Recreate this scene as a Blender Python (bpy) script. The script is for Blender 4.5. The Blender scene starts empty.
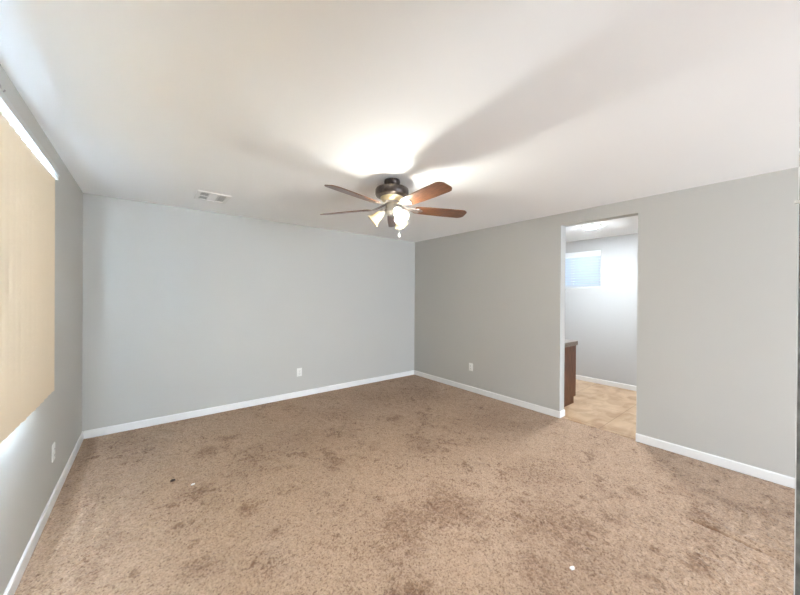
import bpy, bmesh, math, random
import numpy as np
from mathutils import Vector, Matrix

random.seed(7)
rng = np.random.default_rng(7)
scene = bpy.context.scene
COL = scene.collection
PI = math.pi

# ------------------------------------------------------------ room measures (metres)
H = 2.44                 # ceiling height
W = 4.363                # room width  (x: left wall 0 -> right wall W)
YF = -4.4134             # room face of the wall the camera stands level with
T = 0.12                 # wall thickness
XB = 6.43                # far wall of the bathroom
DY0, DY1, DZ = -3.405, -2.645, 2.297        # doorway in the right wall
WY0, WY1, WZ0, WZ1 = -3.55, -1.80, 0.93, 2.13   # window in the left wall

# ------------------------------------------------------------ camera
F, YAW, PITCH, ROLL = 316.72, 0.6715, -0.0034, 0.0071
cam_d = bpy.data.cameras.new('camera')
cam = bpy.data.objects.new('camera', cam_d)
COL.objects.link(cam)
c, s = math.cos(YAW), math.sin(YAW)
r0 = Vector((c, -s, 0))
fw = Vector((s * math.cos(PITCH), c * math.cos(PITCH), math.sin(PITCH)))
u0 = r0.cross(fw)
r2 = math.cos(ROLL) * r0 + math.sin(ROLL) * u0
u2 = -math.sin(ROLL) * r0 + math.cos(ROLL) * u0
m = Matrix((r2, u2, -fw)).transposed().to_4x4()
m.translation = Vector((0.5091, -4.4141, 1.4379))
cam.matrix_world = m
cam_d.sensor_fit = 'HORIZONTAL'
cam_d.sensor_width = 36.0
cam_d.lens = F / 800 * 36.0
cam_d.clip_start = 0.005
scene.camera = cam

# ------------------------------------------------------------ colour management
vs = scene.view_settings
vs.view_transform = 'Standard'
vs.look = 'None'
vs.gamma = 1.0
vs.use_curve_mapping = False
vs.exposure = 0.40
scene.cycles.use_denoising = True
scene.cycles.max_bounces = 14
scene.cycles.diffuse_bounces = 8
scene.cycles.transparent_max_bounces = 12
scene.cycles.sample_clamp_indirect = 25.0

# ------------------------------------------------------------ world and daylight
world = bpy.data.worlds.new('sky')
scene.world = world
world.use_nodes = True
bg = world.node_tree.nodes['Background']
bg.inputs[0].default_value = (0.62, 0.78, 1.0, 1)
bg.inputs[1].default_value = 1.0

def area(name, loc, target, sx, sy, power, color):
    d = bpy.data.lights.new(name, 'AREA')
    d.shape = 'RECTANGLE'
    d.size, d.size_y = sx, sy
    d.energy = power
    d.color = color
    o = bpy.data.objects.new(name, d)
    COL.objects.link(o)
    o.location = loc
    o.rotation_euler = (Vector(target) - Vector(loc)).to_track_quat('-Z', 'Z').to_euler()
    return o

BULB = 3200.0            # radiance of the lit lamp in the ceiling fan
DOME = 540.0              # radiance of the bathroom ceiling light
area('daylight_window', (-0.60, (WY0 + WY1) / 2, 1.60), (0.0, (WY0 + WY1) / 2, 1.50), 1.9, 1.4, 2900, (0.70, 0.83, 1.0))
area('daylight_bathroom_window', (XB + 0.45, -1.90, 1.95), (XB, -1.90, 1.92), 0.9, 0.7, 10, (0.82, 0.91, 1.0))
area('added_rear_fill', (2.9, -9.5, 1.35), (2.2, -6.9, 1.35), 4.4, 1.9, 600, (0.735, 0.855, 1.0))  # invented window light behind the camera, added to fill the room

# ------------------------------------------------------------ materials
def srgb(r, g, b):
    f = lambda v: (v / 255 / 12.92) if v / 255 <= 0.04045 else ((v / 255 + 0.055) / 1.055) ** 2.4
    return (f(r), f(g), f(b), 1)

def mat(name, color, rough=0.5, metal=0.0, spec=0.5):
    m = bpy.data.materials.new(name)
    m.use_nodes = True
    b = m.node_tree.nodes['Principled BSDF']
    b.inputs['Base Color'].default_value = color
    b.inputs['Roughness'].default_value = rough
    b.inputs['Metallic'].default_value = metal
    b.inputs['Specular IOR Level'].default_value = spec
    return m

def nd(m, kind, **kw):
    n = m.node_tree.nodes.new(kind)
    for k, v in kw.items():
        if k.startswith('i_'):
            n.inputs[k[2:].replace('_', ' ')].default_value = v
        else:
            setattr(n, k, v)
    return n

def lk(m, a, b):
    m.node_tree.links.new(a, b)

def noise_bump(m, scale, strength, dist=0.002, detail=3):
    b = m.node_tree.nodes['Principled BSDF']
    tc = nd(m, 'ShaderNodeTexCoord')
    n = nd(m, 'ShaderNodeTexNoise')
    n.inputs['Scale'].default_value = scale
    n.inputs['Detail'].default_value = detail
    bp = nd(m, 'ShaderNodeBump')
    bp.inputs['Strength'].default_value = strength
    bp.inputs['Distance'].default_value = dist
    lk(m, tc.outputs['Object'], n.inputs['Vector'])
    lk(m, n.outputs['Fac'], bp.inputs['Height'])
    lk(m, bp.outputs['Normal'], b.inputs['Normal'])
    return tc, n

def noise_color(m, c1, c2, scale, detail=3, stretch=(1, 1, 1), lo=0.35, hi=0.65):
    b = m.node_tree.nodes['Principled BSDF']
    tc = nd(m, 'ShaderNodeTexCoord')
    mp = nd(m, 'ShaderNodeMapping')
    mp.inputs['Scale'].default_value = stretch
    n = nd(m, 'ShaderNodeTexNoise')
    n.inputs['Scale'].default_value = scale
    n.inputs['Detail'].default_value = detail
    cr = nd(m, 'ShaderNodeValToRGB')
    cr.color_ramp.elements[0].position = lo
    cr.color_ramp.elements[0].color = c1
    cr.color_ramp.elements[1].position = hi
    cr.color_ramp.elements[1].color = c2
    lk(m, tc.outputs['Object'], mp.inputs['Vector'])
    lk(m, mp.outputs['Vector'], n.inputs['Vector'])
    lk(m, n.outputs['Fac'], cr.inputs['Fac'])
    lk(m, cr.outputs['Color'], b.inputs['Base Color'])
    return cr

M = {}
M['wall'] = mat('greige wall paint', (0.52, 0.508, 0.472, 1), 0.85, spec=0.25)
noise_bump(M['wall'], 220, 0.12, 0.001)
M['bath_wall'] = mat('wall paint lightened for bathroom light', (0.535, 0.535, 0.53, 1), 0.85, spec=0.25)  # room paint made paler and cooler to stand for the bathroom's brighter light
M['stucco'] = mat('rough taupe wall texture', (0.26, 0.25, 0.235, 1), 0.9, spec=0.2)
noise_color(M['stucco'], (0.17, 0.16, 0.15, 1), (0.33, 0.315, 0.295, 1), 60, 4)
M['ceiling'] = mat('white ceiling paint', (0.90, 0.90, 0.89, 1), 0.9, spec=0.2)
noise_bump(M['ceiling'], 160, 0.15, 0.0012)
M['trim'] = mat('white gloss trim paint', (0.83, 0.82, 0.80, 1), 0.4)
M['plastic'] = mat('white plastic', (0.80, 0.79, 0.75, 1), 0.35)
M['slot'] = mat('dark slot', (0.03, 0.03, 0.03, 1), 0.6)
M['steel'] = mat('brushed steel', (0.55, 0.55, 0.54, 1), 0.35, 0.9)
M['aluminium'] = mat('grey headrail aluminium', (0.50, 0.51, 0.50, 1), 0.5, 0.2)
M['bronze'] = mat('dark bronze metal', (0.055, 0.042, 0.035, 1), 0.35, 0.7)
noise_color(M['bronze'], (0.04, 0.03, 0.026, 1), (0.085, 0.065, 0.055, 1), 30)
M['pewter'] = mat('grey pewter metal', (0.30, 0.27, 0.25, 1), 0.4, 0.7)
M['brass'] = mat('pale brass band', (0.72, 0.58, 0.36, 1), 0.35, 0.6)
M['wood'] = mat('reddish brown fan blade wood', (0.2, 0.08, 0.03, 1), 0.28)
M['wood'].node_tree.nodes['Principled BSDF'].inputs['Coat Weight'].default_value = 0.4
M['wood'].node_tree.nodes['Principled BSDF'].inputs['Coat Roughness'].default_value = 0.25
noise_color(M['wood'], (0.075, 0.027, 0.010, 1), (0.20, 0.072, 0.025, 1), 14, 4, (1.2, 14, 14))
M['vanity'] = mat('dark walnut laminate', (0.1, 0.04, 0.018, 1), 0.4)
noise_color(M['vanity'], (0.11, 0.038, 0.016, 1), (0.24, 0.095, 0.042, 1), 9, 4, (9, 9, 0.8))
M['toe'] = mat('dark toe kick board', (0.05, 0.022, 0.014, 1), 0.5)
M['counter'] = mat('grey brown laminate worktop', (0.25, 0.21, 0.18, 1), 0.35)
noise_color(M['counter'], (0.18, 0.145, 0.12, 1), (0.33, 0.28, 0.24, 1), 120, 3)
M['porcelain'] = mat('white porcelain', (0.85, 0.85, 0.83, 1), 0.12)
M['vinyl'] = mat('white window vinyl', (0.85, 0.86, 0.86, 1), 0.4)
M['paper'] = mat('white paper scrap', (0.9, 0.88, 0.85, 1), 0.8)
M['debris'] = mat('dark brown crumb', (0.04, 0.025, 0.02, 1), 0.9)

def translucent(name, color, trans, fac, rough=0.6):
    """diffuse sheet that lets part of the light behind it through"""
    m = mat(name, color, rough, spec=0.3)
    out = m.node_tree.nodes['Material Output']
    b = m.node_tree.nodes['Principled BSDF']
    t = nd(m, 'ShaderNodeBsdfTranslucent')
    t.inputs['Color'].default_value = trans
    mx = nd(m, 'ShaderNodeMixShader')
    mx.inputs[0].default_value = fac
    lk(m, b.outputs[0], mx.inputs[1])
    lk(m, t.outputs[0], mx.inputs[2])
    lk(m, mx.outputs[0], out.inputs['Surface'])
    return m

M['vane'] = translucent('beige fabric blind vane', (0.74, 0.62, 0.46, 1), (0.80, 0.69, 0.54, 1), 0.011, 0.8)
M['vane_back'] = translucent('added pale vane backing', (0.80, 0.80, 0.79, 1), (0.80, 0.69, 0.54, 1), 0.012, 0.8)
M['whiteslat'] = translucent('white blind slat', (0.72, 0.76, 0.80, 1), (0.86, 0.92, 1.0, 1), 0.25, 0.5)
M['track'] = translucent('white translucent plastic track', (0.85, 0.85, 0.84, 1), (0.95, 0.97, 1.0, 1), 0.6, 0.5)

def glass(name, tint=(0.95, 0.98, 1.0, 1)):
    m = mat(name, tint, 0.02)
    out = m.node_tree.nodes['Material Output']
    t = nd(m, 'ShaderNodeBsdfTransparent')
    t.inputs['Color'].default_value = tint
    g = nd(m, 'ShaderNodeBsdfGlossy')
    g.inputs['Roughness'].default_value = 0.02
    fr = nd(m, 'ShaderNodeFresnel')
    fr.inputs['IOR'].default_value = 1.45
    mx = nd(m, 'ShaderNodeMixShader')
    lk(m, fr.outputs[0], mx.inputs[0])
    lk(m, t.outputs[0], mx.inputs[1])
    lk(m, g.outputs[0], mx.inputs[2])
    lk(m, mx.outputs[0], out.inputs['Surface'])
    return m
M['glass'] = glass('clear window glass')

def shade_glass():
    m = translucent('cream frosted lamp glass', (0.90, 0.80, 0.58, 1), (1.0, 0.90, 0.66, 1), 0.5, 0.35)
    out = m.node_tree.nodes['Material Output']
    src = out.inputs['Surface'].links[0].from_socket
    t = nd(m, 'ShaderNodeBsdfTransparent')
    t.inputs['Color'].default_value = (1, 0.97, 0.90, 1)
    mx = nd(m, 'ShaderNodeMixShader')
    at = nd(m, 'ShaderNodeAttribute'); at.attribute_name = 'along'
    mr = nd(m, 'ShaderNodeMapRange')
    mr.inputs['From Min'].default_value = 0.03; mr.inputs['From Max'].default_value = 0.10
    mr.inputs['To Min'].default_value = 0.20; mr.inputs['To Max'].default_value = 0.62
    lk(m, at.outputs['Fac'], mr.inputs['Value'])
    lk(m, mr.outputs['Result'], mx.inputs[0])
    lk(m, src, mx.inputs[1])
    lk(m, t.outputs[0], mx.inputs[2])
    lk(m, mx.outputs[0], out.inputs['Surface'])
    return m
M['shade'] = shade_glass()

def emit(name, color, strength):
    m = mat(name, color, 0.4)
    b = m.node_tree.nodes['Principled BSDF']
    b.inputs['Emission Color'].default_value = color
    b.inputs['Emission Strength'].default_value = strength
    return m
M['bulb_on'] = emit('lit bulb', (0.84, 0.91, 1.0, 1), BULB)
M['bulb_off'] = mat('unlit frosted bulb', (0.88, 0.86, 0.80, 1), 0.3)
M['diffuser'] = emit('lit white diffuser', (0.84, 0.92, 1.0, 1), DOME)

# carpet: short shaggy pile with worn dark patches and painted crease shade (mask stored on the mesh)
def carpet_material():
    m = mat('tan carpet pile', (0.4, 0.27, 0.18, 1), 0.95, spec=0.1)
    b = m.node_tree.nodes['Principled BSDF']
    b.inputs['Sheen Weight'].default_value = 0.15
    tc = nd(m, 'ShaderNodeTexCoord')
    n1 = nd(m, 'ShaderNodeTexNoise'); n1.inputs['Scale'].default_value = 92; n1.inputs['Detail'].default_value = 4
    n1.inputs['Roughness'].default_value = 0.65
    lk(m, tc.outputs['Object'], n1.inputs['Vector'])
    r1 = nd(m, 'ShaderNodeValToRGB')
    e = r1.color_ramp.elements
    e[0].position = 0.30; e[0].color = (0.17, 0.105, 0.068, 1)
    e[1].position = 0.62; e[1].color = (0.50, 0.35, 0.240, 1)
    k = r1.color_ramp.elements.new(0.46); k.color = (0.385, 0.260, 0.172, 1)
    lk(m, n1.outputs['Fac'], r1.inputs['Fac'])
    at = nd(m, 'ShaderNodeAttribute'); at.attribute_name = 'wear_shade'
    mx = nd(m, 'ShaderNodeMix', data_type='RGBA', blend_type='MULTIPLY')
    mx.inputs['B'].default_value = (0.46, 0.37, 0.31, 1)
    lk(m, at.outputs['Fac'], mx.inputs['Factor'])
    lk(m, r1.outputs['Color'], mx.inputs['A'])
    lk(m, mx.outputs['Result'], b.inputs['Base Color'])
    bp = nd(m, 'ShaderNodeBump'); bp.inputs['Strength'].default_value = 0.6; bp.inputs['Distance'].default_value = 0.006
    n2 = nd(m, 'ShaderNodeTexNoise'); n2.inputs['Scale'].default_value = 190; n2.inputs['Detail'].default_value = 2
    lk(m, tc.outputs['Object'], n2.inputs['Vector'])
    lk(m, n2.outputs['Fac'], bp.inputs['Height'])
    lk(m, bp.outputs['Normal'], b.inputs['Normal'])
    return m
M['carpet'] = carpet_material()

def tile_material():
    m = mat('beige travertine floor tile', (0.6, 0.45, 0.3, 1), 0.3)
    b = m.node_tree.nodes['Principled BSDF']
    tc = nd(m, 'ShaderNodeTexCoord')
    mp = nd(m, 'ShaderNodeMapping')
    mp.inputs['Location'].default_value = (-0.02, 0.10, 0)   # puts a joint at y = -3.06
    br = nd(m, 'ShaderNodeTexBrick')
    br.offset = 0.0; br.squash = 1.0
    br.inputs['Color1'].default_value = (1, 1, 1, 1)
    br.inputs['Color2'].default_value = (0.93, 0.92, 0.90, 1)
    br.inputs['Mortar'].default_value = (0.62, 0.55, 0.47, 1)
    br.inputs['Scale'].default_value = 1.0
    br.inputs['Brick Width'].default_value = 0.74
    br.inputs['Row Height'].default_value = 0.74
    br.inputs['Mortar Size'].default_value = 0.004
    br.inputs['Mortar Smooth'].default_value = 0.1
    lk(m, tc.outputs['Object'], mp.inputs['Vector'])
    lk(m, mp.outputs['Vector'], br.inputs['Vector'])
    mp2 = nd(m, 'ShaderNodeMapping'); mp2.inputs['Scale'].default_value = (1.5, 2.2, 1)
    lk(m, tc.outputs['Object'], mp2.inputs['Vector'])
    n = nd(m, 'ShaderNodeTexNoise'); n.inputs['Scale'].default_value = 2.6; n.inputs['Detail'].default_value = 6
    n.inputs['Distortion'].default_value = 0.8
    lk(m, mp2.outputs['Vector'], n.inputs['Vector'])
    cr = nd(m, 'ShaderNodeValToRGB')
    cr.color_ramp.elements[0].position = 0.32; cr.color_ramp.elements[0].color = (0.42, 0.25, 0.13, 1)
    cr.color_ramp.elements[1].position = 0.66; cr.color_ramp.elements[1].color = (0.64, 0.47, 0.31, 1)
    lk(m, n.outputs['Fac'], cr.inputs['Fac'])
    mx = nd(m, 'ShaderNodeMix', data_type='RGBA', blend_type='MULTIPLY')
    mx.inputs['Factor'].default_value = 1
    lk(m, cr.outputs['Color'], mx.inputs['A'])
    lk(m, br.outputs['Color'], mx.inputs['B'])
    lk(m, mx.outputs['Result'], b.inputs['Base Color'])
    return m
M['tile'] = tile_material()

# ------------------------------------------------------------ mesh helpers
def box(bm, x0, x1, y0, y1, z0, z1, bevel=0.0, mtx=None):
    r = bmesh.ops.create_cube(bm, size=1)
    vs_ = r['verts']
    bmesh.ops.scale(bm, verts=vs_, vec=(x1 - x0, y1 - y0, z1 - z0))
    bmesh.ops.translate(bm, verts=vs_, vec=((x0 + x1) / 2, (y0 + y1) / 2, (z0 + z1) / 2))
    if bevel > 0:
        es = list({e for v in vs_ for e in v.link_edges})
        rb = bmesh.ops.bevel(bm, geom=es, offset=bevel, segments=2, affect='EDGES', profile=0.5)
        vs_ = list({v for f in rb['faces'] for v in f.verts} | {v for v in vs_ if v.is_valid})
    if mtx is not None:
        bmesh.ops.transform(bm, matrix=mtx, verts=[v for v in vs_ if v.is_valid])
    return vs_

def lathe(bm, prof, seg=32, mtx=None, cap0=False, cap1=False):
    rings = []
    new = []
    for r, z in prof:
        ring = []
        for i in range(seg):
            a = 2 * PI * i / seg
            v = bm.verts.new((r * math.cos(a), r * math.sin(a), z))
            ring.append(v); new.append(v)
        rings.append(ring)
    for a, b in zip(rings, rings[1:]):
        for i in range(seg):
            j = (i + 1) % seg
            bm.faces.new((a[i], a[j], b[j], b[i]))
    if cap0: bm.faces.new(list(reversed(rings[0])))
    if cap1: bm.faces.new(rings[-1])
    if mtx is not None:
        bmesh.ops.transform(bm, matrix=mtx, verts=new)
    return new

def tube(bm, pts, r, seg=10):
    pts = [Vector(p) for p in pts]
    rings = []
    for k, p in enumerate(pts):
        d = (pts[min(k + 1, len(pts) - 1)] - pts[max(k - 1, 0)]).normalized()
        q = d.to_track_quat('Z', 'X').to_matrix()
        rings.append([bm.verts.new(p + q @ Vector((r * math.cos(2 * PI * i / seg), r * math.sin(2 * PI * i / seg), 0))) for i in range(seg)])
    for a, b in zip(rings, rings[1:]):
        for i in range(seg):
            j = (i + 1) % seg
            bm.faces.new((a[i], a[j], b[j], b[i]))
    bm.faces.new(list(reversed(rings[0]))); bm.faces.new(rings[-1])

def obj(name, bm, material, parent=None, smooth=False, loc=None):
    me = bpy.data.meshes.new(name)
    bmesh.ops.recalc_face_normals(bm, faces=bm.faces)
    if loc is not None:
        bmesh.ops.translate(bm, verts=bm.verts, vec=-Vector(loc))
    bm.to_mesh(me); bm.free()
    me.materials.append(material)
    if smooth:
        me.polygons.foreach_set('use_smooth', [True] * len(me.polygons))
        try:
            me.set_sharp_from_angle(angle=math.radians(38))
        except Exception:
            pass
    o = bpy.data.objects.new(name, me)
    COL.objects.link(o)
    if loc is not None:
        o.location = loc
    if parent is not None:
        o.parent = parent
    return o

def thing(name, label, cat, loc=(0, 0, 0), rotz=0.0, group=None):
    o = bpy.data.objects.new(name, None)
    o.empty_display_size = 0.05
    COL.objects.link(o)
    o.location = loc
    o.rotation_euler = (0, 0, rotz)
    o['label'] = label; o['category'] = cat
    if group: o['group'] = group
    return o

def tag(o, label, cat, group=None):
    o['label'] = label; o['category'] = cat
    if group: o['group'] = group
    return o

def struct(name, bm, material, parent=None, **kw):
    o = obj(name, bm, material, parent, **kw)
    if parent is None:
        o['kind'] = 'structure'
    return o

def boxes(*bs):
    bm = bmesh.new()
    for b in bs:
        box(bm, *b)
    return bm

# ------------------------------------------------------------ SETTING
YH = -9.0                                 # far end of the invented, unseen hall behind the camera
# carpet: fine grid with a pile relief
def carpet():
    x0, x1, y0, y1 = 0.0, 4.40, YF - T, 0.0
    step = 0.0072
    nx, ny = int((x1 - x0) / step) + 1, int((y1 - y0) / step) + 1
    xs = np.linspace(x0, x1, nx); ys = np.linspace(y0, y1, ny)
    X, Y = np.meshgrid(xs, ys)

    def smooth_noise(cell):
        gx, gy = int((x1 - x0) / cell) + 3, int((y1 - y0) / cell) + 3
        g = rng.random((gy, gx))
        fx = (X - x0) / cell; fy = (Y - y0) / cell
        ix = fx.astype(int); iy = fy.astype(int)
        tx = fx - ix; ty = fy - iy
        tx = tx * tx * (3 - 2 * tx); ty = ty * ty * (3 - 2 * ty)
        return (g[iy, ix] * (1 - tx) * (1 - ty) + g[iy, ix + 1] * tx * (1 - ty)
                + g[iy + 1, ix] * (1 - tx) * ty + g[iy + 1, ix + 1] * tx * ty)

    n_big = smooth_noise(0.55); n_mid = smooth_noise(0.22); n_s = smooth_noise(0.09); n_xs = smooth_noise(0.035); n_t = smooth_noise(0.016); n_f = smooth_noise(0.0095); n_g = smooth_noise(0.13)
    fr = 0.45 * n_mid + 0.3 * n_s + 0.25 * n_xs
    wear_shade = np.clip((fr - 0.53) / 0.22, 0, 1) * np.clip((n_big - 0.25) * 1.6, 0.1, 1) * 0.62
    # individual stains (x, y, radius, strength)
    ragged = 0.55 * n_s + 0.45 * n_xs
    for sx, sy, sr, st in STAINS:
        d = np.sqrt((X - sx) ** 2 + (Y - sy) ** 2) / sr
        k = np.clip(1.25 - d - (ragged - 0.5) * 2.0, 0, 1)
        wear_shade = np.maximum(wear_shade, k * st)
    # loose pile clumps: dark little pits
    small = np.clip((0.55 * n_s + 0.45 * n_xs - 0.66) / 0.12, 0, 1) * np.clip((n_big + n_g - 0.85) * 2.0, 0, 1)
    wear_shade = np.maximum(wear_shade, 0.6 * small)
    wear_shade = wear_shade * np.clip(0.25 + 1.5 * (0.5 * n_f + 0.5 * n_t), 0, 1.3)
    wear_shade = np.clip(wear_shade + 0.85 * np.clip((n_f * 0.7 + n_t * 0.3 - 0.60) / 0.22, 0, 1) * np.clip(0.30 + 1.6 * (0.6 * n_g + 0.4 * n_xs - 0.38), 0.08, 1), 0, 1)
    # pulled seam from the front of the room, its crease shade painted dark
    seam = np.exp(-((X - 3.27 - 0.012 * np.sin(Y * 9)) / 0.008) ** 2) * np.clip((-Y - 3.93) * 12, 0, 1) * np.clip((Y + 4.38) * 12, 0, 1)
    wear_shade = np.clip(wear_shade + seam * 0.9, 0, 1)
    Z = -0.011 + 0.0075 * rng.random(X.shape) + 0.006 * n_xs + 0.004 * (n_mid - 0.5) - 0.012 * seam
    # a low ridge in the carpet beside the seam
    Z += 0.010 * np.exp(-((X - 3.33) / 0.035) ** 2) * np.clip((-Y - 3.9) * 6, 0, 1)
    co = np.stack([X, Y, Z], -1).reshape(-1, 3)
    idx = np.arange(nx * ny).reshape(ny, nx)
    q = np.stack([idx[:-1, :-1], idx[:-1, 1:], idx[1:, 1:], idx[1:, :-1]], -1).reshape(-1, 4)
    me = bpy.data.meshes.new('floor')
    me.vertices.add(len(co)); me.vertices.foreach_set('co', co.ravel())
    me.loops.add(q.size); me.loops.foreach_set('vertex_index', q.ravel().astype(np.int32))
    me.polygons.add(len(q)); me.polygons.foreach_set('loop_start', (np.arange(len(q)) * 4).astype(np.int32))
    me.update()
    me.polygons.foreach_set('use_smooth', [True] * len(q))
    at = me.attributes.new('wear_shade', 'FLOAT', 'POINT')
    at.data.foreach_set('value', wear_shade.ravel().astype(np.float32))
    me.materials.append(M['carpet'])
    me.validate()
    o = bpy.data.objects.new('floor', me)
    COL.objects.link(o)
    o['kind'] = 'structure'
    return o

STAINS = [
    (0.80, -1.70, 0.10, 0.75), (0.66, -1.42, 0.03, 0.7), (0.95, -1.00, 0.10, 0.6), (1.15, -0.85, 0.09, 0.55),
    (1.05, -2.10, 0.07, 0.75), (1.15, -2.45, 0.05, 0.85), (1.00, -2.65, 0.10, 0.55), (0.75, -2.45, 0.09, 0.45),
    (1.52, -3.25, 0.11, 0.8), (1.75, -2.9, 0.22, 0.5), (2.1, -2.95, 0.25, 0.55), (2.55, -2.2, 0.16, 0.5),
    (2.75, -1.45, 0.13, 0.65), (2.35, -0.9, 0.28, 0.35), (3.1, -0.7, 0.35, 0.35), (3.7, -0.9, 0.4, 0.35),
    (2.5, -3.45, 0.3, 0.5), (2.15, -3.6, 0.18, 0.45), (3.0, -3.1, 0.25, 0.35), (1.25, -3.35, 0.08, 0.5),
    (0.35, -0.35, 0.30, 0.35), (0.45, -2.9, 0.2, 0.35), (3.6, -2.2, 0.3, 0.3), (1.7, -1.3, 0.3, 0.3),
]
carpet()
struct('floor', boxes((4.40, XB, -4.25, -0.75, -0.10, 0.0)), M['tile'])
struct('floor', boxes((0.0, W, YH, YF - T, -0.10, -0.002)), M['carpet'])
struct('ceiling', boxes((-T, XB + T, YH - T, T, H, H + 0.10)), M['ceiling'])

# left wall with the window opening
struct('wall_left', boxes((-T, 0, YH, WY0, -0.1, H), (-T, 0, WY1, 0, -0.1, H),
                          (-T, 0, WY0, WY1, -0.1, WZ0), (-T, 0, WY0, WY1, WZ1, H)), M['wall'])
struct('wall_back', boxes((-T, W + T, 0, T, -0.1, H)), M['wall'])
# right wall with the doorway, full height to the end of the room and on behind
struct('wall_right', boxes((W, W + T, YH, DY0, -0.1, H), (W, W + T, DY1, 0, -0.1, H),
                           (W, W + T, DY0, DY1, DZ, H)), M['wall'])
# the wall that ends beside the camera
struct('wall_front', boxes((1.0, 1.55, YF - T, YF, -0.1, H)), M['stucco'])
bm = bmesh.new()
box(bm, 0.9988, 1.0022, YF - 0.0006, YF + 0.0002, 0, H, 0.0001)
struct('trim_1', bm, M['trim'])
HX0, HX1, HZ0, HZ1 = 1.7, 4.2, 0.2, 2.3  # opening added in the unseen end wall to let the rear fill in
struct('wall_hall', boxes((-T, HX0, YH - T, YH, -0.1, H), (HX1, W + T, YH - T, YH, -0.1, H), (HX0, HX1, YH - T, YH, -0.1, HZ0), (HX0, HX1, YH - T, YH, HZ1, H)), M['wall'])
# bathroom walls
BWY0, BWY1, BWZ0, BWZ1 = -2.350, -1.385, 1.600, 2.240
struct('wall_bathroom_far', boxes((XB, XB + T, -4.25, BWY0, -0.1, H), (XB, XB + T, BWY1, -0.75, -0.1, H),
                                  (XB, XB + T, BWY0, BWY1, -0.1, BWZ0), (XB, XB + T, BWY0, BWY1, BWZ1, H)), M['bath_wall'])
struct('wall_bathroom_left', boxes((W + T, XB + T, -0.75, -0.75 + T, -0.1, H)), M['bath_wall'])
struct('wall_bathroom_right', boxes((W + T, XB + T, -4.25 - T, -4.25, -0.1, H)), M['bath_wall'])

# baseboards with an eased top edge
def baseboard(name, runs, h=0.078, t=0.012):
    """runs: list of (p0, p1, normal) in plan"""
    bm = bmesh.new()
    for (ax, ay), (bx, by), (nx, ny) in runs:
        prof = [(0, 0), (t, 0), (t, h - 0.010), (t * 0.72, h - 0.003), (t * 0.35, h), (0, h)]
        ra = [bm.verts.new((ax + nx * d, ay + ny * d, z)) for d, z in prof]
        rb = [bm.verts.new((bx + nx * d, by + ny * d, z)) for d, z in prof]
        for i in range(len(prof)):
            j = (i + 1) % len(prof)
            bm.faces.new((ra[i], rb[i], rb[j], ra[j]))
        bm.faces.new(ra); bm.faces.new(list(reversed(rb)))
    return struct(name, bm, M['trim'])
baseboard('baseboard_left', [((0, YH), (0, 0), (1, 0))])
baseboard('baseboard_back', [((0.012, 0), (W - 0.012, 0), (0, -1))])
baseboard('baseboard_right', [((W, 0), (W, DY1 - 0.012), (-1, 0)), ((W, DY1), (W + T, DY1), (0, -1)),
                              ((W, DY0), (W, YH), (-1, 0))])
baseboard('baseboard_front', [((1.0, YF), (1.55, YF), (0, 1))], t=0.0004)
baseboard('baseboard_bathroom', [((XB, -4.25), (XB, -0.75), (-1, 0)), ((W + T, DY0), (W + T, -4.25), (1, 0))])

# windows: vinyl frame, panes
def window(name, x_in, sgn, y0, y1, z0, z1, sill=True):
    """x_in: outer third of the wall where the frame sits; sgn: direction to the outside"""
    xa, xb = sorted((x_in + sgn * 0.075, x_in + sgn * 0.115))
    f = 0.045
    root = boxes((xa, xb, y0, y1, z0, z0 + f), (xa, xb, y0, y1, z1 - f, z1),
                 (xa, xb, y0, y0 + f, z0 + f, z1 - f), (xa, xb, y1 - f, y1, z0 + f, z1 - f),
                 (xa, xb, (y0 + y1) / 2 - f / 2, (y0 + y1) / 2 + f / 2, z0 + f, z1 - f))
    o = struct(name, root, M['vinyl'])
    xm = (xa + xb) / 2
    obj('pane', boxes((xm - 0.003, xm + 0.003, y0 + f, (y0 + y1) / 2 - f / 2, z0 + f, z1 - f)), M['glass'], o)
    obj('pane', boxes((xm - 0.003, xm + 0.003, (y0 + y1) / 2 + f / 2, y1 - f, z0 + f, z1 - f)), M['glass'], o)
    return o
window('window_1', 0, -1, WY0, WY1, WZ0, WZ1)
window('window_2', XB, 1, BWY0, BWY1, BWZ0, BWZ1)

# ------------------------------------------------------------ CEILING FAN
FC = Vector((2.155, -2.222, 0))
fan = thing('ceiling_fan', 'dark bronze ceiling fan with five brown wooden blades and one lit glass lamp', 'ceiling fan', (FC.x, FC.y, H))
def fanpart(name, bm, m, parent=None, smooth=True):
    return obj(name, bm, m, parent or fan, smooth)
z = lambda v: v - H          # heights given in room metres

bm = bmesh.new()
lathe(bm, [(0.066, z(2.44)), (0.069, z(2.425)), (0.066, z(2.405)), (0.056, z(2.392)), (0.03, z(2.388))], 36, cap0=True, cap1=True)
fanpart('canopy', bm, M['bronze'])
bm = bmesh.new()
lathe(bm, [(0.045, z(2.392)), (0.05, z(2.378)), (0.118, z(2.372)), (0.138, z(2.364)), (0.144, z(2.352)), (0.144, z(2.315)), (0.136, z(2.300)), (0.112, z(2.290)), (0.08, z(2.288))], 48, cap0=True, cap1=True)
fanpart('motor_housing', bm, M['bronze'])
bm = bmesh.new()
lathe(bm, [(0.100, z(2.290)), (0.098, z(2.278)), (0.086, z(2.264)), (0.06, z(2.256))], 40, cap0=True, cap1=True)
o = fanpart('motor_band', bm, M['brass']); o['label'] = 'pale brass ring under the motor'
bm = bmesh.new()
lathe(bm, [(0.062, z(2.257)), (0.064, z(2.235)), (0.055, z(2.225)), (0.055, z(2.190)), (0.062, z(2.183)), (0.062, z(2.160)), (0.045, z(2.143)), (0.012, z(2.136))], 36, cap0=True, cap1=True)
fanpart('switch_housing', bm, M['pewter'])

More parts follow.
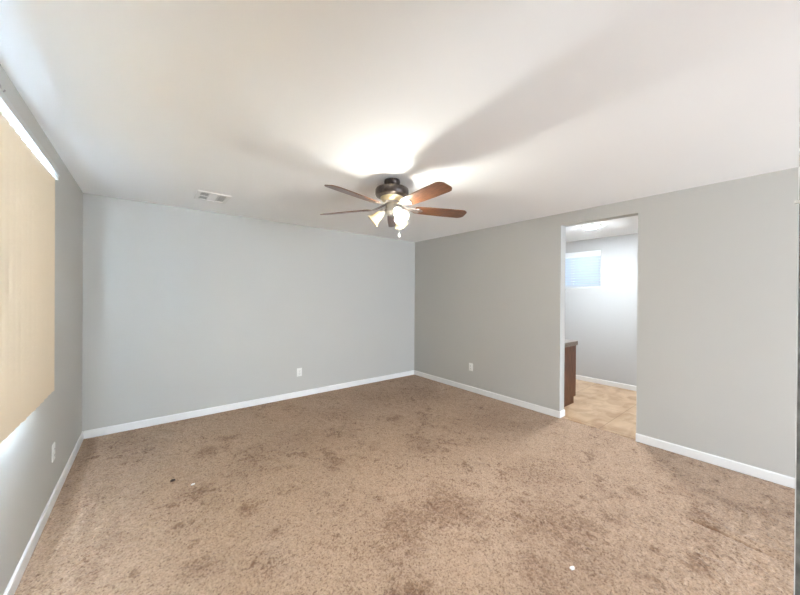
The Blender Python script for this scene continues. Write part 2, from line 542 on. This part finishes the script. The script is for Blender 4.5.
R_TIP, R_ROOT, ZB = 0.70, 0.205, 2.201
def blade_bm():
    bm = bmesh.new()
    out = [(R_ROOT, 0.048), (R_ROOT + 0.02, 0.056), (0.34, 0.064), (0.50, 0.070), (0.645, 0.072), (0.668, 0.068), (0.692, 0.050), (R_TIP, 0.034)]
    pts = out + [(x, -y) for x, y in reversed(out)]
    th = 0.0035
    a = [bm.verts.new((x, y, th)) for x, y in pts]
    b = [bm.verts.new((x, y, -th)) for x, y in pts]
    bm.faces.new(a); bm.faces.new(list(reversed(b)))
    for i in range(len(pts)):
        j = (i + 1) % len(pts)
        bm.faces.new((a[i], a[j], b[j], b[i]))
    bmesh.ops.bevel(bm, geom=[e for e in bm.edges if abs(e.verts[0].co.z - e.verts[1].co.z) < 1e-6], offset=0.0012, segments=1, affect='EDGES')
    return bm
def iron_bm(pitch):
    bm = bmesh.new()
    # arm from the flywheel, dropping to the blade, ending in a three-lobed plate under the blade root
    prev = None
    n = 9
    for k in range(n):
        t = k / (n - 1)
        x = 0.055 + t * 0.145
        zz = (2.246 - ZB) * (1 - t) ** 1.5 - 0.0055
        w = 0.016 + 0.012 * t
        tw = pitch * t
        row = [bm.verts.new((x, sy * w * math.cos(tw), zz + sy * w * math.sin(tw) + dz)) for sy in (-1, 1) for dz in (0.0025, -0.0025)]
        if prev:
            a, b = prev, row
            bm.faces.new((a[0], b[0], b[2], a[2])); bm.faces.new((a[1], a[3], b[3], b[1]))
            bm.faces.new((a[0], a[1], b[1], b[0])); bm.faces.new((a[2], b[2], b[3], a[3]))
        else:
            bm.faces.new((row[0], row[2], row[3], row[1]))
        prev = row
    bm.faces.new((prev[0], prev[1], prev[3], prev[2]))
    rot = Matrix.Rotation(pitch, 4, 'X')
    for (px, py, rr) in ((0.215, 0, 0.030), (0.238, 0.026, 0.016), (0.238, -0.026, 0.016), (0.262, 0, 0.018)):
        lathe(bm, [(rr, -0.0038), (rr, -0.0078), (rr * 0.8, -0.0092)], 18, rot @ Matrix.Translation((px, py, 0)), True, True)
    return bm
PITCH_B = math.radians(-13)
blade0 = None
for k in range(5):
    az = math.radians(50 + 72 * k)
    if blade0 is None:
        b = fanpart('blade', blade_bm(), M['wood'], smooth=False)
        ir = fanpart('blade_iron', iron_bm(PITCH_B), M['pewter'], b)
        blade0, iron0 = b, ir
    else:
        b = blade0.copy(); COL.objects.link(b); b.parent = fan
        ir = iron0.copy(); COL.objects.link(ir); ir.parent = b
    b.location = (0, 0, z(ZB))
    b.rotation_euler = (Matrix.Rotation(az, 3, 'Z') @ Matrix.Rotation(PITCH_B, 3, 'X')).to_euler()
    ir.rotation_euler = (-PITCH_B, 0, 0)

# three bell shades on short arms
def shade(az, lit):
    rad = Vector((math.cos(az), math.sin(az), 0))
    ax = (rad * math.cos(math.radians(42)) - Vector((0, 0, 1)) * math.sin(math.radians(42))).normalized()
    neck = rad * 0.072 + Vector((0, 0, z(2.172)))
    q = ax.to_track_quat('Z', 'Y').to_matrix().to_4x4()
    mt = Matrix.Translation(neck) @ q
    arm = bmesh.new()
    tube(arm, [rad * 0.040 + Vector((0, 0, z(2.172))), rad * 0.060 + Vector((0, 0, z(2.174))), neck + ax * 0.004], 0.009, 12)
    lathe(arm, [(0.012, -0.012), (0.024, -0.006), (0.027, 0.006), (0.027, 0.024)], 24, mt, True, False)
    a = fanpart('lamp_arm', arm, M['pewter'])
    bm = bmesh.new()
    prof = [(0.0235, 0.006), (0.026, 0.02), (0.033, 0.040), (0.038, 0.062), (0.041, 0.085), (0.047, 0.104), (0.058, 0.122), (0.064, 0.129)]
    lathe(bm, prof + [(r - 0.0028, zz - 0.0004) for r, zz in reversed(prof)], 36, mt)
    sh = fanpart('lamp_shade', bm, M['shade'])
    inv = mt.inverted()
    sh.data.attributes.new('along', 'FLOAT', 'POINT').data.foreach_set('value', [(inv @ v.co).z for v in sh.data.vertices])
    bb = bmesh.new()
    lathe(bb, [(0.010, 0.012), (0.013, 0.028), (0.022, 0.048), (0.027, 0.066), (0.025, 0.082), (0.016, 0.094), (0.005, 0.099)], 24, mt, True, True)
    bo = fanpart('bulb', bb, M['bulb_on'] if lit else M['bulb_off'], sh)
    if lit:
        sh['label'] = 'lit bell shade facing the camera'
    return sh
shade(math.radians(141.5), False)
shade(math.radians(261.5), True)
shade(math.radians(21.5), False)

# pull chain with knob
pc = Vector((0.783, -0.622, 0)) * 0.064 + Vector((-0.622, -0.783, 0)) * 0.02
bm = bmesh.new()
zz = 2.165
while zz > 1.985:
    bmesh.ops.create_uvsphere(bm, u_segments=8, v_segments=6, radius=0.0026, matrix=Matrix.Translation(pc + Vector((0, 0, z(zz)))))
    zz -= 0.0046
tube(bm, [pc + Vector((0, 0, z(2.168))), pc + Vector((0, 0, z(1.98)))], 0.0014, 6)
ch = fanpart('pull_chain', bm, M['steel'])
bm = bmesh.new()
lathe(bm, [(0.003, 1.983), (0.006, 1.974), (0.011, 1.962), (0.012, 1.950), (0.008, 1.942), (0.002, 1.940)], 18, Matrix.Translation(pc + Vector((0, 0, -H))), True, True)
fanpart('knob', bm, M['plastic'], ch)

# ------------------------------------------------------------ VERTICAL BLIND on the left wall
BX = 0.075
vb = thing('vertical_blind', 'beige vertical blind with closed fabric vanes hanging over the left window', 'blind', (BX, -2.65, 2.16))
def P(o, name, bm, m, smooth=False, parent=None):
    ob = obj(name, bm, m, parent or o, smooth)
    par = parent or o
    return ob
def local(bm, o):
    bmesh.ops.translate(bm, verts=bm.verts, vec=-o.location)
    return bm
BY0, BY1 = -3.66, -1.715
P(vb, 'headrail', local(boxes((0.022, BX + 0.020, BY0, BY1 + 0.03, 2.137, 2.168), (0.0, 0.022, -3.5, -3.46, 2.15, 2.168), (0.0, 0.022, -2.0, -1.96, 2.15, 2.168)), vb), M['aluminium'])
P(vb, 'track', local(boxes((BX - 0.024, BX + 0.014, BY0, BY1 + 0.04, 2.114, 2.137)), vb), M['track'])
def vane_bm():
    bm = bmesh.new()
    n = 6; w = 0.089; h = 1.236
    for side in (0,):
        front = []
        for k in range(n + 1):
            t = k / n - 0.5
            x = 0.0015 * (1 - (2 * t) ** 2)
            front.append((x, t * w))
        th = 0.0007
        ring = front + [(x - th, y) for x, y in reversed(front)]
        a = [bm.verts.new((x, y, 0)) for x, y in ring]
        b = [bm.verts.new((x, y, -h)) for x, y in ring]
        for i in range(len(ring)):
            j = (i + 1) % len(ring)
            bm.faces.new((a[i], a[j], b[j], b[i]))
        m_ = len(ring)
        for i in range(n):
            bm.faces.new((a[i], a[m_ - 1 - i], a[m_ - 2 - i], a[i + 1]))
            bm.faces.new((b[i], b[i + 1], b[m_ - 2 - i], b[m_ - 1 - i]))
    return bm
v0 = None
nv = 25
for k in range(nv):
    y = BY1 - 0.045 - k * (BY1 - 0.09 - BY0) / (nv - 1)
    if v0 is None:
        v = P(vb, 'vane', vane_bm(), M['vane'], True); v0 = v
        v.data.materials.append(M['vane_back'])          # unseen pale backing on the street side, added to bounce daylight
        for f in v.data.polygons:
            if f.normal.x < -0.5: f.material_index = 1
    else:
        v = v0.copy(); COL.objects.link(v); v.parent = vb
    v.location = Vector((BX + 0.002, y, 2.111 + random.uniform(-0.002, 0.002))) - vb.location
    v.rotation_euler = (0, 0, math.radians(-6 + random.uniform(-0.5, 0.5)))

# brackets / screws left in the wall above the blind
def wall_screw(y, zc, r, label):
    bm = bmesh.new()
    lathe(bm, [(r, 0.0), (r, 0.004), (r * 0.6, 0.0065)], 16, Matrix.Translation((0, y, zc)) @ Matrix.Rotation(PI / 2, 4, 'Y'), True, True)
    return tag(obj('wall_screw', bm, M['steel'], None, True, loc=(0, y, zc)), label, 'screw')
wall_screw(-1.141, 2.319, 0.006, 'tiny screw left in the wall above the far end of the blind')
br = thing('curtain_bracket', 'small grey curtain bracket on the left wall above the blind, at the picture edge', 'bracket', (0, -2.25, 2.318))
bm = bmesh.new(); box(bm, 0, 0.003, -0.012, 0.012, -0.03, 0.03, 0.001)
obj('plate', bm, M['pewter'], br)
bm = bmesh.new(); tube(bm, [(0.003, 0, 0.0), (0.010, 0, 0.0), (0.014, 0, 0.003), (0.015, 0, 0.010)], 0.003, 8)
obj('hook', bm, M['pewter'], br, True)

# ------------------------------------------------------------ WALL OUTLETS
def outlet(loc, rotz, label):
    """built facing -Y, lying on the plane y = 0"""
    t = thing('wall_outlet', label, 'outlet', loc, rotz)
    bm = bmesh.new(); box(bm, -0.036, 0.036, -0.006, 0, -0.058, 0.058, 0.002)
    obj('cover_plate', bm, M['plastic'], t, True)
    for dz in (0.020, -0.020):
        bm = bmesh.new(); box(bm, -0.0165, 0.0165, -0.0085, -0.0055, dz - 0.014, dz + 0.014, 0.001)
        rc = obj('receptacle', bm, M['plastic'], t, True)
        obj('slots', boxes((-0.0075, -0.0050, -0.0090, -0.0082, dz - 0.005, dz + 0.006), (0.0050, 0.0075, -0.0090, -0.0082, dz - 0.005, dz + 0.006),
                           (-0.002, 0.002, -0.0090, -0.0082, dz - 0.011, dz - 0.007)), M['slot'], rc)
    bm = bmesh.new(); lathe(bm, [(0.003, 0), (0.003, 0.0015)], 10, Matrix.Translation((0, -0.006, 0)) @ Matrix.Rotation(PI / 2, 4, 'X'), True, True)
    obj('screw', bm, M['steel'], t)
    return t
outlet((2.196, 0, 0.350), 0, 'white wall outlet on the back wall below the fan, left of the room corner')
outlet((W, -1.316, 0.370), -PI / 2, 'white wall outlet on the right wall between room corner and doorway')
outlet((0, -1.238, 0.352), PI / 2, 'white wall outlet on the left wall below the blind, seen edge on')

# ------------------------------------------------------------ CEILING AIR VENT
VX, VY = 1.018, -0.690
vent = thing('air_vent', 'white square metal air register on the ceiling near the back left corner', 'vent', (VX, VY, H))
hx, hy, rim, dp = 0.142, 0.158, 0.028, 0.012
bm = bmesh.new()
for b_ in ((-hx, hx, -hy, -hy + rim, -dp, 0), (-hx, hx, hy - rim, hy, -dp, 0), (-hx, -hx + rim, -hy + rim, hy - rim, -dp, 0), (hx - rim, hx, -hy + rim, hy - rim, -dp, 0)):
    box(bm, *b_)
box(bm, -0.043, -0.036, -hy + rim, hy - rim, -dp, -0.001)
box(bm, 0.036, 0.043, -hy + rim, hy - rim, -dp, -0.001)
box(bm, -hx + rim, -0.043, -0.006, 0.006, -dp, -0.001)
obj('frame', bm, M['trim'], vent)
obj('duct_shade', boxes((-hx + rim, hx - rim, -hy + rim, hy - rim, -0.0012, -0.0002)), M['slot'], vent)  # dark sheet painted in for the shade inside the duct
# louvre banks: left blades stand open towards the viewer, the others are turned away
def louvres(x0, x1, y0, y1, along, n, tilt, m_):
    bm = bmesh.new()
    for i in range(n):
        t = (i + 0.5) / n
        if along == 'y':
            mt = Matrix.Translation((x0 + (x1 - x0) * t, (y0 + y1) / 2, -0.0062)) @ Matrix.Rotation(tilt, 4, 'Y')
            box(bm, -0.0055, 0.0055, -(y1 - y0) / 2, (y1 - y0) / 2, -0.0005, 0.0005, 0, mt)
        else:
            mt = Matrix.Translation(((x0 + x1) / 2, y0 + (y1 - y0) * t, -0.0062)) @ Matrix.Rotation(tilt, 4, 'X')
            box(bm, -(x1 - x0) / 2, (x1 - x0) / 2, -0.0055, 0.0055, -0.0005, 0.0005, 0, mt)
    return obj('louvres', bm, m_, vent)
louvres(-hx + rim, -0.043, -hy + rim, hy - rim, 'y', 5, math.radians(62), M['trim'])
louvres(-0.036, 0.036, -hy + rim, hy - rim, 'x', 18, math.radians(-25), M['trim'])
louvres(0.043, hx - rim, -hy + rim, hy - rim, 'y', 7, math.radians(-22), M['trim'])

# ------------------------------------------------------------ BATHROOM
# vanity cabinet
VX0, VX1, VYa, VYb = W + T + 0.004, 5.13, -2.51, -1.25
van = thing('vanity_cabinet', 'dark brown wooden bathroom vanity cabinet seen end on through the doorway', 'cabinet', (VX0, VYa, 0))
def lb(*bs):
    bm = boxes(*bs)
    bmesh.ops.translate(bm, verts=bm.verts, vec=-van.location)
    return bm
obj('carcass', lb((VX0, VX1 - 0.02, VYa + 0.018, VYb, 0.09, 0.785)), M['vanity'], van)
sp = bmesh.new()
pr = [(VX0, 0.0), (VX1 - 0.062, 0.0), (VX1 - 0.062, 0.088), (VX1, 0.088), (VX1, 0.785), (VX0, 0.785)]
A = [sp.verts.new((x, VYa, zz)) for x, zz in pr]; B = [sp.verts.new((x, VYa + 0.018, zz)) for x, zz in pr]
sp.faces.new(A); sp.faces.new(list(reversed(B)))
for i in range(6):
    j = (i + 1) % 6
    sp.faces.new((A[i], A[j], B[j], B[i]))
bmesh.ops.translate(sp, verts=sp.verts, vec=-van.location)
obj('side_panel', sp, M['vanity'], van)
obj('toe_kick', lb((VX0, VX1 - 0.066, VYa + 0.018, VYb, 0.0, 0.09)), M['toe'], van)
for k in range(2):
    ya = VYa + 0.03 + k * 0.61
    bm = bmesh.new(); box(bm, VX1 - 0.019, VX1 - 0.001, ya, ya + 0.59, 0.11, 0.60, 0.003)
    bmesh.ops.translate(bm, verts=bm.verts, vec=-van.location)
    d = obj('door', bm, M['vanity'], van)
    bm = bmesh.new(); lathe(bm, [(0.006, 0), (0.006, 0.014), (0.014, 0.02), (0.012, 0.028)], 16, Matrix.Translation(Vector((VX1 - 0.001, ya + (0.54 if k == 0 else 0.05), 0.55)) - van.location) @ Matrix.Rotation(PI / 2, 4, 'Y'), True, True)
    obj('knob', bm, M['steel'], d, True)
    bm = bmesh.new(); box(bm, VX1 - 0.019, VX1 - 0.001, ya, ya + 0.59, 0.62, 0.77, 0.003)
    bmesh.ops.translate(bm, verts=bm.verts, vec=-van.location)
    d = obj('drawer', bm, M['vanity'], van)
    bm = bmesh.new(); lathe(bm, [(0.006, 0), (0.006, 0.014), (0.014, 0.02), (0.012, 0.028)], 16, Matrix.Translation(Vector((VX1 - 0.001, ya + 0.295, 0.695)) - van.location) @ Matrix.Rotation(PI / 2, 4, 'Y'), True, True)
    obj('knob', bm, M['steel'], d, True)
bm = bmesh.new()
box(bm, VX0, VX1 + 0.016, VYa - 0.02, VYb + 0.01, 0.786, 0.846, 0.006)
box(bm, VX0, VX0 + 0.02, VYa + 0.03, VYb + 0.01, 0.846, 0.93, 0.003)
tag(obj('countertop', bm, M['counter'], None, loc=(VX0, VYa, 0.786)), 'grey brown laminate worktop lying on the dark vanity cabinet', 'countertop')

# bathroom ceiling light
cl = thing('ceiling_light', 'round white flush light on the bathroom ceiling seen through the doorway', 'ceiling light', (5.36, -2.60, H))
bm = bmesh.new(); lathe(bm, [(0.104, 0), (0.104, -0.010), (0.100, -0.014), (0.093, -0.013), (0.093, 0)], 40)
obj('rim', bm, M['trim'], cl, True)
bm = bmesh.new(); lathe(bm, [(0.092, -0.010), (0.091, -0.015), (0.085, -0.020), (0.070, -0.025), (0.05, -0.028), (0.03, -0.030), (0.006, -0.030)], 40, None, True, True)
obj('diffuser', bm, M['diffuser'], cl, True)

# bathroom window blind
hb = thing('horizontal_blind', 'white horizontal slat blind over the small bathroom window', 'blind', (XB + 0.03, -1.87, 2.238))
def lb2(bm):
    bmesh.ops.translate(bm, verts=bm.verts, vec=-hb.location); return bm
bm = bmesh.new(); box(bm, XB - 0.008, XB + 0.058, -2.348, -1.387, 2.152, 2.239, 0.004)
obj('headrail', lb2(bm), M['vinyl'], hb)
bm = bmesh.new()
n = 11
for i in range(n):
    zc = 2.125 - i * 0.0465
    mt = Matrix.Translation((XB + 0.030, -1.8675, zc)) @ Matrix.Rotation(math.radians(50), 4, 'Y')
    box(bm, -0.025, 0.025, -0.478, 0.478, -0.0014, 0.0014, 0, mt)
obj('slats', lb2(bm), M['whiteslat'], hb)
bm = bmesh.new(); box(bm, XB + 0.008, XB + 0.052, -2.345, -1.390, 1.604, 1.620, 0.003)
obj('bottom_rail', lb2(bm), M['vinyl'], hb)
for y in (-2.2, -1.87, -1.54):
    bm = bmesh.new(); tube(bm, [(XB + 0.0295, y, 2.15), (XB + 0.0295, y, 1.61)], 0.0012, 6)
    obj('ladder_cord', lb2(bm), M['vinyl'], hb)

# ------------------------------------------------------------ SMALL THINGS
def scrap(x, y, r, label, m_=None, name='paper_scrap', cat='scrap', zz=0.004):
    bm = bmesh.new()
    pts = []
    n = 9
    for i in range(n):
        a = 2 * PI * i / n
        rr = r * random.uniform(0.7, 1.15)
        pts.append((rr * math.cos(a) * 1.25, rr * math.sin(a)))
    top = [bm.verts.new((px, py, 0.004 + random.uniform(0, 0.003))) for px, py in pts]
    bot = [bm.verts.new((px, py, 0.0)) for px, py in pts]
    ct = bm.verts.new((0, 0, 0.009)); cb = bm.verts.new((0, 0, 0))
    for i in range(n):
        j = (i + 1) % n
        bm.faces.new((top[i], top[j], ct)); bm.faces.new((bot[j], bot[i], cb)); bm.faces.new((bot[i], bot[j], top[j], top[i]))
    o = obj(name, bm, m_ or M['paper'])
    o.location = (x, y, zz)
    return tag(o, label, cat)
scrap(2.269, -3.679, 0.011, 'white paper scrap on the carpet in the right foreground')
scrap(0.779, -1.574, 0.011, 'tiny white scrap on the carpet near the left wall')
scrap(0.663, -1.419, 0.014, 'dark brown crumb on the carpet beside the left white scrap', M['debris'], 'carpet_crumb', 'crumb')
bm = bmesh.new()
lathe(bm, [(0.0014, 0), (0.0014, 0.0022), (0.0022, 0.0026), (0.0016, 0.0036)], 10, Matrix.Translation((0.9988, YF + 0.0004, 1.531)) @ Matrix.Rotation(-PI / 2, 4, 'Y'), True, True)
tag(obj('nail', bm, M['plastic'], None, True, loc=(0.9988, YF, 1.531)), 'tiny white nail in the wall corner at the right edge', 'nail')
